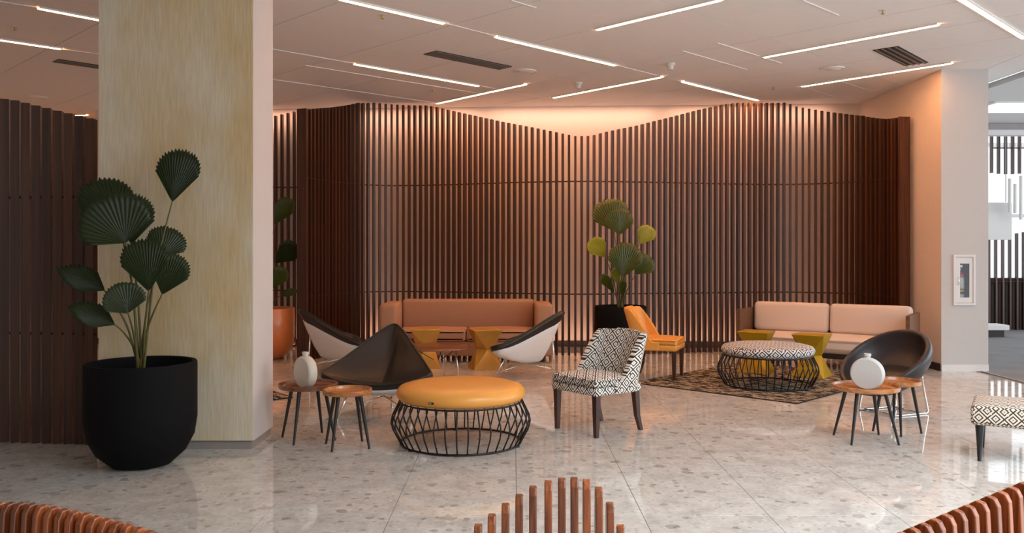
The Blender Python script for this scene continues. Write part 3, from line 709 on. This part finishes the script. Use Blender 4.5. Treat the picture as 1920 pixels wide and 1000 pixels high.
# ------------------------------------------------------------------ cream sofa
ca = math.radians(-34.0)
t = thing('sofa', 'cream sofa with walnut side panels angled in the right corner', 'sofa', (4.40, 11.92, 0.011), ca)
WD = 2.18
for sx in (-1, 1):
    G().box((sx*(WD/2+0.02), -0.06, 0.45), (0.05, 0.80, 0.64)).build('side_panel', M['walnut'], t)
G().box((0, 0.31, 0.40), (WD-0.02, 0.04, 0.5)).build('back_board', M['walnut'], t)
part_rb('seat_frame', M['darkboard'], t, (WD-0.02, 0.74, 0.07), 0.01, (0, -0.06, 0.15))
part_rb('seat_cushion', M['cream'], t, (WD-0.04, 0.82, 0.22), 0.07, (0, -0.09, 0.22), 0.015)
for sx in (-1, 1):
    part_rb('back_cushion', M['cream'], t, (WD/2-0.03, 0.19, 0.42), 0.06, (sx*(WD/4-0.007), 0.15, 0.44), 0.0, 45, -0.10)
for sx in (-1, 1):
    for sy in (-1, 1): G().box((sx*0.95, sy*0.3-0.02, 0.085), (0.05, 0.05, 0.15)).build('foot', M['darkboard'], t)

# ------------------------------------------------------------------ triangular shell lounge chairs
def shell_chair(label, loc, rz):
    t = thing('shell_chair', label, 'chair', loc, rz)
    ctrl = [(0, -0.46, 0.86), (-0.12, -0.35, 0.80), (-0.30, -0.11, 0.645), (-0.46, 0.12, 0.51), (-0.53, 0.27, 0.455), (-0.45, 0.36, 0.425), (-0.26, 0.38, 0.375),
            (0, 0.39, 0.355), (0.26, 0.38, 0.375), (0.45, 0.36, 0.425), (0.53, 0.27, 0.455), (0.46, 0.12, 0.51), (0.30, -0.11, 0.645), (0.12, -0.35, 0.80)]
    bd = crom(ctrl, 4, True); n = len(bd); rings = 9
    C = Vector((0, 0.06, 0.33))
    def surf(i, r):
        p = bd[i]; z = C.z+(p.z-C.z)*(0.25*r+0.75*r**2.0)
        return Vector((C.x+(p.x-C.x)*r, C.y+(p.y-C.y)*r, z))
    def dish(rmax, dz):
        vs_ = [C+Vector((0, 0, dz))]; fs = []
        for k in range(1, rings+1):
            for i in range(n): vs_.append(surf(i, rmax*k/rings)+Vector((0, 0, dz)))
        for i in range(n):
            fs.append((0, 1+i, 1+(i+1) % n))
            for k in range(rings-1): fs.append((1+k*n+i, 1+(k+1)*n+i, 1+(k+1)*n+(i+1) % n, 1+k*n+(i+1) % n))
        return G().add(vs_, fs)
    o = dish(1.0, 0).build('seat_pad', M['blackleather'], t, True)
    m = o.modifiers.new('thick', 'SOLIDIFY'); m.thickness = 0.05; m.offset = -1
    b_ = o.modifiers.new('round', 'BEVEL'); b_.width = 0.018; b_.segments = 3; b_.limit_method = 'ANGLE'; b_.angle_limit = 0.9
    # welt along the rim
    G().tube([p+Vector((0, 0, -0.006)) for p in bd], 0.009, 6, True).build('piping', M['blackleather'], t, True)
    # white shell: a deeper, faceted bowl below the pad
    vs_ = []; fs = []; lev = [(0.955, 0.0, -0.052), (0.86, 0.10, -0.08), (0.66, 0.42, -0.09), (0.44, 0.80, -0.10), (0.28, 1.0, -0.10), (0.08, 1.0, -0.10)]
    low = Vector((0, -0.06, 0.205))
    for r, k, dz in lev:
        for i in range(n):
            p = surf(i, r)+Vector((0, 0, dz)); fl_ = low+Vector(((bd[i].x-C.x)*r*0.8, (bd[i].y-C.y)*r*0.62, 0))
            vs_.append(p*(1-k)+fl_*k)
    for a in range(len(lev)-1):
        for i in range(n): fs.append((a*n+i, (a+1)*n+i, (a+1)*n+(i+1) % n, a*n+(i+1) % n))
    fs.append(tuple((len(lev)-1)*n+i for i in range(n)))
    so = G().add(vs_, fs).build('shell', M['shell'], t, True)
    sm = so.modifiers.new('thick', 'SOLIDIFY'); sm.thickness = 0.012; sm.offset = 1
    hub = Vector((0, -0.02, 0.185))
    for sx in (-1, 1):
        foot = Vector((sx*0.36, 0.36, 0.0)); top = Vector((sx*0.27, 0.20, 0.30))
        G().tube([foot+Vector((0, 0, 0.008)), top], 0.011, 8).build('leg', M['chrome'], t, True)
        G().lathe([(0, 0), (0.018, 0), (0.018, 0.012), (0, 0.014)], 12, foot).build('foot', M['chrome'], t, True)
        G().tube([foot*0.72+top*0.28, hub], 0.006, 6).build('strut', M['chrome'], t, True)
    rf = Vector((0, -0.36, 0.0))
    G().tube([rf+Vector((0, 0, 0.008)), Vector((0, -0.33, 0.62))], 0.011, 8).build('leg', M['chrome'], t, True)
    G().lathe([(0, 0), (0.018, 0), (0.018, 0.012), (0, 0.014)], 12, rf).build('foot', M['chrome'], t, True)
    for sx in (-1, 1): G().tube([rf+Vector((0, 0, 0.10)), Vector((sx*0.10, 0.02, 0.19))], 0.006, 6).build('strut', M['chrome'], t, True)
    return t
# built facing +Y; rz turns it
c0 = shell_chair('black triangular shell chair facing the camera behind the small round tables', (-1.27, 8.42, 0), PI-0.10)
dup(c0, (-2.33, 11.3, 0), -PI/2+0.30, 'black and white shell chair beside the orange planter, its peak at left')
dup(c0, (0.19, 10.95, 0), PI/2-0.22, 'white-backed shell chair seen from behind, its peak beside the tan sofa arm')

# low wooden table between the shell chairs
t = thing('low_table', 'low oval wood table on thin metal legs between the shell chairs', 'table', (-0.93, 10.7, 0))
g = G().lathe([(0, 0.395), (0.38, 0.395), (0.43, 0.408), (0.43, 0.415), (0.42, 0.42), (0, 0.42)], 44)
g.build('tabletop', M['traydark'], t, 40)
for k in range(3):
    a = math.radians(-38+120*k); dv = Vector((math.cos(a), math.sin(a), 0))
    G().tube([dv*0.30+Vector((0, 0, 0.395)), dv*0.36+Vector((0, 0, 0.0))], 0.007, 7).build('leg', M['chrome'], t, True)
    G().tube([dv*0.28+Vector((0, 0, 0.39)), dv*0.05+Vector((0, 0, 0.25))], 0.005, 6).build('strut', M['iron'], t, True)

# ------------------------------------------------------------------ faceted stools
def faceted(label, loc, rz, mat):
    t = thing('faceted_stool', label, 'stool', loc, rz, 'faceted hourglass stools')
    a, h, wr_ = 0.20, 0.53, 0.122
    T = [Vector((a*sx, a*sy, h)) for sx, sy in ((-1,-1),(1,-1),(1,1),(-1,1))]; B = [Vector((p.x*1.02, p.y*1.02, 0)) for p in T]
    Wp = [Vector((wr_*x, wr_*y, h*0.5)) for x, y in ((0,-1),(1,0),(0,1),(-1,0))]
    vs_ = T+B+Wp; fs = [(0,1,2,3), (7,6,5,4)]
    for i in range(4):
        j = (i+1) % 4
        fs += [(i, 8+i, j), (4+i, 4+j, 8+i), (j, 8+i, 8+j), (4+j, 8+j, 8+i)]
    o = G().add(vs_, fs).build('body', mat, t)
    bv = o.modifiers.new('edge', 'BEVEL'); bv.width = 0.003; bv.segments = 1
    part_rb('top_plate', mat, t, (a*2+0.004, a*2+0.004, 0.012), 0.003, (0, 0, h-0.004))
    return t
faceted('gold faceted stool in front of the tan sofa, partly behind the oval table', (-1.20, 11.85, 0), 0.12, M['gold'])
faceted('gold faceted stool in front of the tan sofa, beside the white-backed chair', (-0.37, 11.75, 0), 0.28, M['gold'])
faceted('yellow faceted stool behind the patterned pouf, before the cream sofa left end', (3.25, 11.35, 0.011), -0.55, M['gold2'])
faceted('yellow faceted stool right of the patterned pouf, before the cream sofa middle', (3.85, 10.95, 0.011), -0.62, M['gold2'])

# ------------------------------------------------------------------ wire poufs
def pouf(label, loc, mat, uv, tagged):
    t = thing('wire_pouf', label, 'pouf', loc)
    R, RM, RT, H1, H2, H3 = 0.505, 0.585, 0.515, 0.15, 0.28, 0.375
    prof = [(0, 0.365), (0.46, 0.365), (0.505, 0.372), (0.53, 0.392), (0.542, 0.42), (0.537, 0.45), (0.515, 0.478), (0.46, 0.495), (0.36, 0.505), (0.2, 0.511), (0, 0.513)]
    if not tagged: prof = [(r, 0.365+(z-0.365)*0.92) for r, z in prof]
    g = G().lathe(prof, 56); o = g.build('cushion', mat, t, True, uv=uv)
    ring = lambda r, z, n=56: [(r*math.cos(2*PI*k/n), r*math.sin(2*PI*k/n), z) for k in range(n)]
    G().tube(ring(R, 0.012), 0.009, 8, True).build('base_ring', M['iron'], t, True)
    G().tube(ring(RT, 0.362), 0.008, 8, True).build('top_ring', M['iron'], t, True)
    n = 40
    for k in range(n):
        a = 2*PI*k/n; sgn = 1 if k % 2 else -1; da = 0.0
        pt = lambda r, z, dd: (r*math.cos(a+dd), r*math.sin(a+dd), z)
        G().tube([pt(R, 0.012, da), pt(0.57, 0.13, 0), pt(RM, 0.185, 0.0), pt(0.575, 0.24, 0), pt(RT, 0.362, 0)], 0.0065, 6).build('wire', M['iron'], t, True)
    for k in range(3):
        a = math.radians(100+120*k); G().lathe([(0, 0), (0.02, 0), (0.02, 0.006), (0, 0.006)], 10, (R*math.cos(a), R*math.sin(a), 0)).build('glide', M['black'], t, True)
    if tagged:
        a = math.radians(-90-22); r = 0.545
        tg = G().box((0, 0, 0), (0.042, 0.006, 0.016)).build('maker_tag', M['tag'], t, loc=(r*math.cos(a), r*math.sin(a), 0.418), rz=a+PI/2); tg['label'] = 'small black cloth tag'
        G().box((0.0, -0.0034, 0), (0.018, 0.001, 0.006)).build('tag_print', M['tagw'], tg, loc=(-0.006, 0, 0))
    return t
pouf('round pouf with orange leather cushion on a black wire cage, in the front middle', (-0.43, 7.2, 0), M['orange'], False, True)
pouf('round pouf with black and white key cloth on a black wire cage, on the rug', (3.06, 10.22, 0.011), M['keypouf'], True, False)

# ------------------------------------------------------------------ barrel-back side chairs
def side_chair(label, loc, rz, mat, tuft, wd=0.56, dp=0.56):
    """seat faces -Y"""
    t = thing('side_chair', label, 'chair', loc, rz)
    zs = 0.36; g = rbox((wd, dp, 0.075), 0.02, 3); moved(g, (0, 0, zs)); g.build('seat_rail', mat, t, 45, uv=True)
    g = rbox((wd-0.012, dp-0.05, 0.085), 0.032, 3, 0.022); moved(g, (0, -0.028, zs+0.062)); g.build('seat_cushion', mat, t, 45, uv=True)
    # wraparound back
    hw = wd/2-0.012; path = crom([(-hw, -0.06, 0), (-hw, 0.06, 0), (-hw, 0.17, 0), (-hw+0.045, 0.245, 0), (-hw+0.15, dp/2-0.01, 0), (0, dp/2+0.015, 0), (hw-0.15, dp/2-0.01, 0), (hw-0.045, 0.245, 0), (hw, 0.17, 0), (hw, 0.06, 0), (hw, -0.06, 0)], 5)
    n = len(path); rows = 9; vs_ = []; uvs = []; s = 0
    for i, p in enumerate(path):
        if i: s += (p-path[i-1]).length
        y = p.y; k = max(0.0, min(1.0, (y+0.06)/0.31)); k = k*k*(3-2*k)
        k = max(0.0, min(1.0, (y-0.01)/0.17))**1.7
        zt = 0.47+0.405*k+ (0.012 if abs(p.x) < 0.12 else 0)
        for r in range(rows):
            f = r/(rows-1); z = 0.365+(zt-0.365)*f
            lean = max(0, z-0.46); q = Vector((p.x*(1+0.02*lean), p.y+0.30*lean*max(0.25, k), z))
            vs_.append(q); uvs.append((s, z*1.05))
    fs = [(i*rows+r, (i+1)*rows+r, (i+1)*rows+r+1, i*rows+r+1) for i in range(n-1) for r in range(rows-1)]
    o = G().add(vs_, fs).build('back_rest', mat, t, True)
    uvl = o.data.uv_layers.new(name='UVMap')
    for lp in o.data.loops: uvl.data[lp.index].uv = uvs[lp.vertex_index]
    sd = o.modifiers.new('thick', 'SOLIDIFY'); sd.thickness = 0.06; sd.offset = 0
    bv = o.modifiers.new('round', 'BEVEL'); bv.width = 0.02; bv.segments = 3; bv.limit_method = 'ANGLE'; bv.angle_limit = 0.9
    edge = [vs_[i*rows+rows-1] for i in range(n)]
    if tuft:
        for x in (-0.12, 0.02, 0.15):
            G().lathe([(0, 0.006), (0.010, 0.003), (0.014, 0)], 10).build('button', mat, t, True, loc=(x, 0.255, 0.70)).rotation_euler.x = PI/2
    lm = M['legwood']
    for sx in (-1, 1):
        for sy in (-1, 1):
            x, y = sx*(wd/2-0.045), sy*(dp/2-0.04); a, b_ = 0.027, 0.017; ky = 0.07 if sy > 0 else 0.0
            lv = []
            for z, r, dy in ((0, b_, ky), (0.14, 0.021, ky*0.35), (0.37, a, 0)):
                lv += [(x+i*r, y+j*r+dy, z) for i, j in ((-1,-1),(1,-1),(1,1),(-1,1))]
            fl_ = [(3,2,1,0), (8,9,10,11)]+[(r*4+i, r*4+(i+1) % 4, r*4+4+(i+1) % 4, r*4+4+i) for r in range(2) for i in range(4)]
            G().add(lv, fl_).build('leg', lm, t)
    return t
side_chair('side chair in black and white key cloth with dark legs, in the middle', (0.76, 7.72, 0), math.radians(-52), M['keychair'], False, 0.60, 0.56)
side_chair('orange leather side chair with a curved back at the left edge of the rug', (1.87, 10.86, 0.011), math.radians(68), M['orange'], True, 0.56, 0.56)

# ------------------------------------------------------------------ round tub chair
t = thing('tub_chair', 'round charcoal leather tub chair on chrome frame behind the right tray tables', 'chair', (3.82, 8.55, 0), math.radians(-68))
prof = []; RR = 0.43
cv = [(0.0, 0.0), (0.12, 0.004), (0.22, 0.022), (0.30, 0.062), (0.36, 0.122), (0.40, 0.19)]
inner = list(reversed(cv)); outer = [(r*1.0+0.055 if r > 0.05 else 0, z-0.055 if r < 0.2 else z-0.045+0.02*(r/0.4)) for r, z in cv]
rim = [(0.405, 0.215), (0.418, 0.232), (0.438, 0.236), (0.455, 0.222), (0.46, 0.19)]
prof = [(0, -0.06), (0.14, -0.055), (0.26, -0.03), (0.35, 0.02), (0.42, 0.09), (0.45, 0.15)]+list(reversed(rim))+inner
g = G().lathe(prof, 56)
moved(g, (0, 0.0, 0.37), Matrix.Rotation(math.radians(36), 3, 'X'))
g.build('seat_shell', M['charcoal'], t, True)
g = G().lathe([(0, 0.05), (0.2, 0.048), (0.265, 0.035), (0.28, 0.02), (0.27, 0.005)], 44); moved(g, (0, -0.03, 0.375), Matrix.Rotation(math.radians(14), 3, 'X')); g.build('seat_cushion', M['charcoal'], t, True)
for sx in (-1, 1):
    x = sx*0.20
    G().tube(crom([(x, -0.16, 0.34), (x, -0.20, 0.2), (x, -0.24, 0.03), (x, -0.2, 0.011), (x, 0.15, 0.011), (x, 0.22, 0.011), (x, 0.24, 0.04), (x, 0.20, 0.2), (x, 0.16, 0.40)], 5), 0.0105, 8).build('leg_frame', M['chrome'], t, True)
for y in (-0.18, 0.18): G().tube([(-0.20, y, 0.011), (0.20, y, 0.011)], 0.0085, 8).build('stretcher', M['chrome'], t, True)

# ------------------------------------------------------------------ tray tables
def tray_table(label, loc, R, z, rz, mat, lr, spread):
    t = thing('tray_table', label, 'table', loc, rz, 'round tray side tables')
    G().lathe([(0, z-0.042), (R*0.9, z-0.042), (R*0.985, z-0.036), (R, z-0.024), (R, z-0.002), (R-0.004, z), (R-0.014, z), (R-0.018, z-0.006), (R-0.022, z-0.022), (R*0.88, z-0.026), (0, z-0.026)], 48).build('tray', mat, t, 35)
    for k in range(4):
        a = PI/4+k*PI/2; dv = Vector((math.cos(a), math.sin(a), 0))
        G().tube([dv*(R*lr)+Vector((0, 0, z-0.042)), dv*spread], [0.017, 0.0095], 10).build('leg', M['blackwood'], t, 40)
    return t
tray_table('small reddish tray table with four black legs, left of the orange pouf', (-1.36, 7.05, 0), 0.203, 0.478, math.radians(21), M['tray'], 0.62, 0.215)
tray_table('larger dark tray table under the cream vase, beside the gold pillar', (-1.75, 7.335, 0), 0.252, 0.482, math.radians(30), M['traydark'], 0.62, 0.25)
tray_table('large tray table under the white vase, before the tub chair', (3.02, 7.29, 0), 0.275, 0.472, 0.0, M['tray'], 0.60, 0.28)
tray_table('smaller tray table tucked behind the white vase table, beside the tub chair', (3.43, 7.60, 0), 0.20, 0.47, math.radians(30), M['tray'], 0.62, 0.2)
def vase(label, loc, rz, mat):
    t = thing('vase', label, 'vase', loc, rz)
    g = G(); n = 44; R = 0.138; th = 0.042; prof = [(0.0, th), (R*0.9, th), (R*0.97, th*0.8), (R, th*0.4), (R, -th*0.4), (R*0.97, -th*0.8), (R*0.9, -th), (0, -th)]
    g.lathe(prof, n); moved(g, (0, 0, R-0.012), Matrix.Rotation(PI/2, 3, 'X'))
    for v in g.v: v.z = max(v.z, 0.0)
    g.build('body', mat, t, 40)
    G().lathe([(0.024, 2*R-0.03), (0.024, 2*R), (0.029, 2*R+0.002), (0.029, 2*R+0.022), (0.022, 2*R+0.022), (0.020, 2*R-0.01), (0, 2*R-0.01)], 24).build('neck', mat, t, 40)
    return t
vase('cream flat disc vase on the dark tray table beside the gold pillar', (-1.762, 7.28, 0.457), math.radians(-46), M['vase'])
vase('white flat disc vase on the right tray table before the tub chair', (3.02, 7.25, 0.447), math.radians(-36), M['vasew'])

# ------------------------------------------------------------------ patterned bench at right
brz = math.radians(-31)
t = thing('upholstered_bench', 'bench in brown and cream key cloth with curved black legs, at the right edge', 'bench', (3.53, 6.57, 0), brz)
BL, BD = 1.2, 0.6
part_rb('seat', M['keybench'], t, (BL, BD, 0.155), 0.03, (BL/2, BD/2, 0.275), 0.03, uv=True)
for x in (0.06, BL-0.06):
    for y in (0.06, BD-0.06):
        k = -0.035 if y < 0.3 else 0.035
        G().tube(crom([(x, y, 0.275), (x, y+k*0.3, 0.2), (x, y+k*0.1, 0.1), (x-0.0, y+k*1.0, 0.0)], 4), [0.032-0.018*i/12 for i in range(13)], 8).build('leg', M['blackwood'], t, 50)

# ------------------------------------------------------------------ foreground ribbed wood seats
def rib_mesh(h, th=0.026):
    """side profile of one rib: raked back with rounded top, seat and foot; y is depth (seat towards -y)"""
    prof = [(0.02, 0.0), (0.12, 0.0), (0.11, 0.30), (0.105, 0.42), (0.10, h-0.05), (0.092, h-0.018), (0.07, h-0.002), (0.048, h-0.006), (0.035, h-0.03), (0.02, 0.52), (-0.04, 0.45), (-0.20, 0.425), (-0.42, 0.44), (-0.46, 0.43), (-0.47, 0.40), (-0.44, 0.36), (-0.20, 0.33), (-0.06, 0.30), (-0.02, 0.18)]
    g = G(); n = len(prof)
    vs_ = [(-th/2, y, z) for y, z in prof]+[(th/2, y, z) for y, z in prof]
    g.add(vs_, [tuple(range(n)), tuple(reversed(range(n, 2*n)))]+[(i, (i+1) % n, n+(i+1) % n, n+i) for i in range(n)])
    return g
def ribbed(label, pts, spacer_z):
    """pts: list of (x, y, top z, heading)"""
    o0 = Vector((sum(p[0] for p in pts)/len(pts), sum(p[1] for p in pts)/len(pts), 0))
    t = thing('ribbed_seat', label, 'seat', o0)
    for x, y, h, a in pts:
        r = rib_mesh(h).build('rib', M['cherry'], t, loc=Vector((x, y, 0))-o0, rz=a)
        bv = r.modifiers.new('edge', 'BEVEL'); bv.width = 0.004; bv.segments = 2
    for z in spacer_z:
        line = [Vector((x-0.0, y, z))-o0+Matrix.Rotation(a, 3, 'Z') @ Vector((0, 0.06, 0)) for x, y, h, a in pts]
        G().tube(line, 0.011, 6).build('spacer_rod', M['tray'], t)
    return t
cpx = [(846, 1010), (872, 993), (896.5, 975), (921.7, 957), (947, 938), (972.5, 922), (998, 907.5), (1026.6, 898), (1052, 894), (1075.5, 893.5), (1098.7, 898), (1121.7, 913), (1143, 942.6), (1163, 985), (1183, 1030)]
YC = 2.95
ribbed('ribbed cherry wood seat back at the bottom middle of the view', [((px-960)*YC/1600, YC-0.08+0.0002*(px-1010), CH-(py-470)*YC/1600, -0.03) for px, py in cpx], (0.62, 0.35))
pts = []
for k in range(17):
    f = k/16; px = -60+f*330; py = 950+(max(px, 0)/262)**1.35*60
    Y = 2.75-0.25*f; pts.append(((px-960)*Y/1600, Y, CH-(py-470)*Y/1600, -0.62+0.25*f))
ribbed('ribbed cherry wood seat back at the bottom left corner', pts, (0.6, 0.35))
pts = []
for k in range(13):
    f = k/12; px = 1730+f*250; py = 1008-(px-1730)*0.42
    Y = 2.5+0.22*f; pts.append(((px-960)*Y/1600, Y, CH-(py-470)*Y/1600, 0.62))
ribbed('ribbed cherry wood seat back at the bottom right corner', pts, (0.6, 0.35))
print('tiles', ntile)
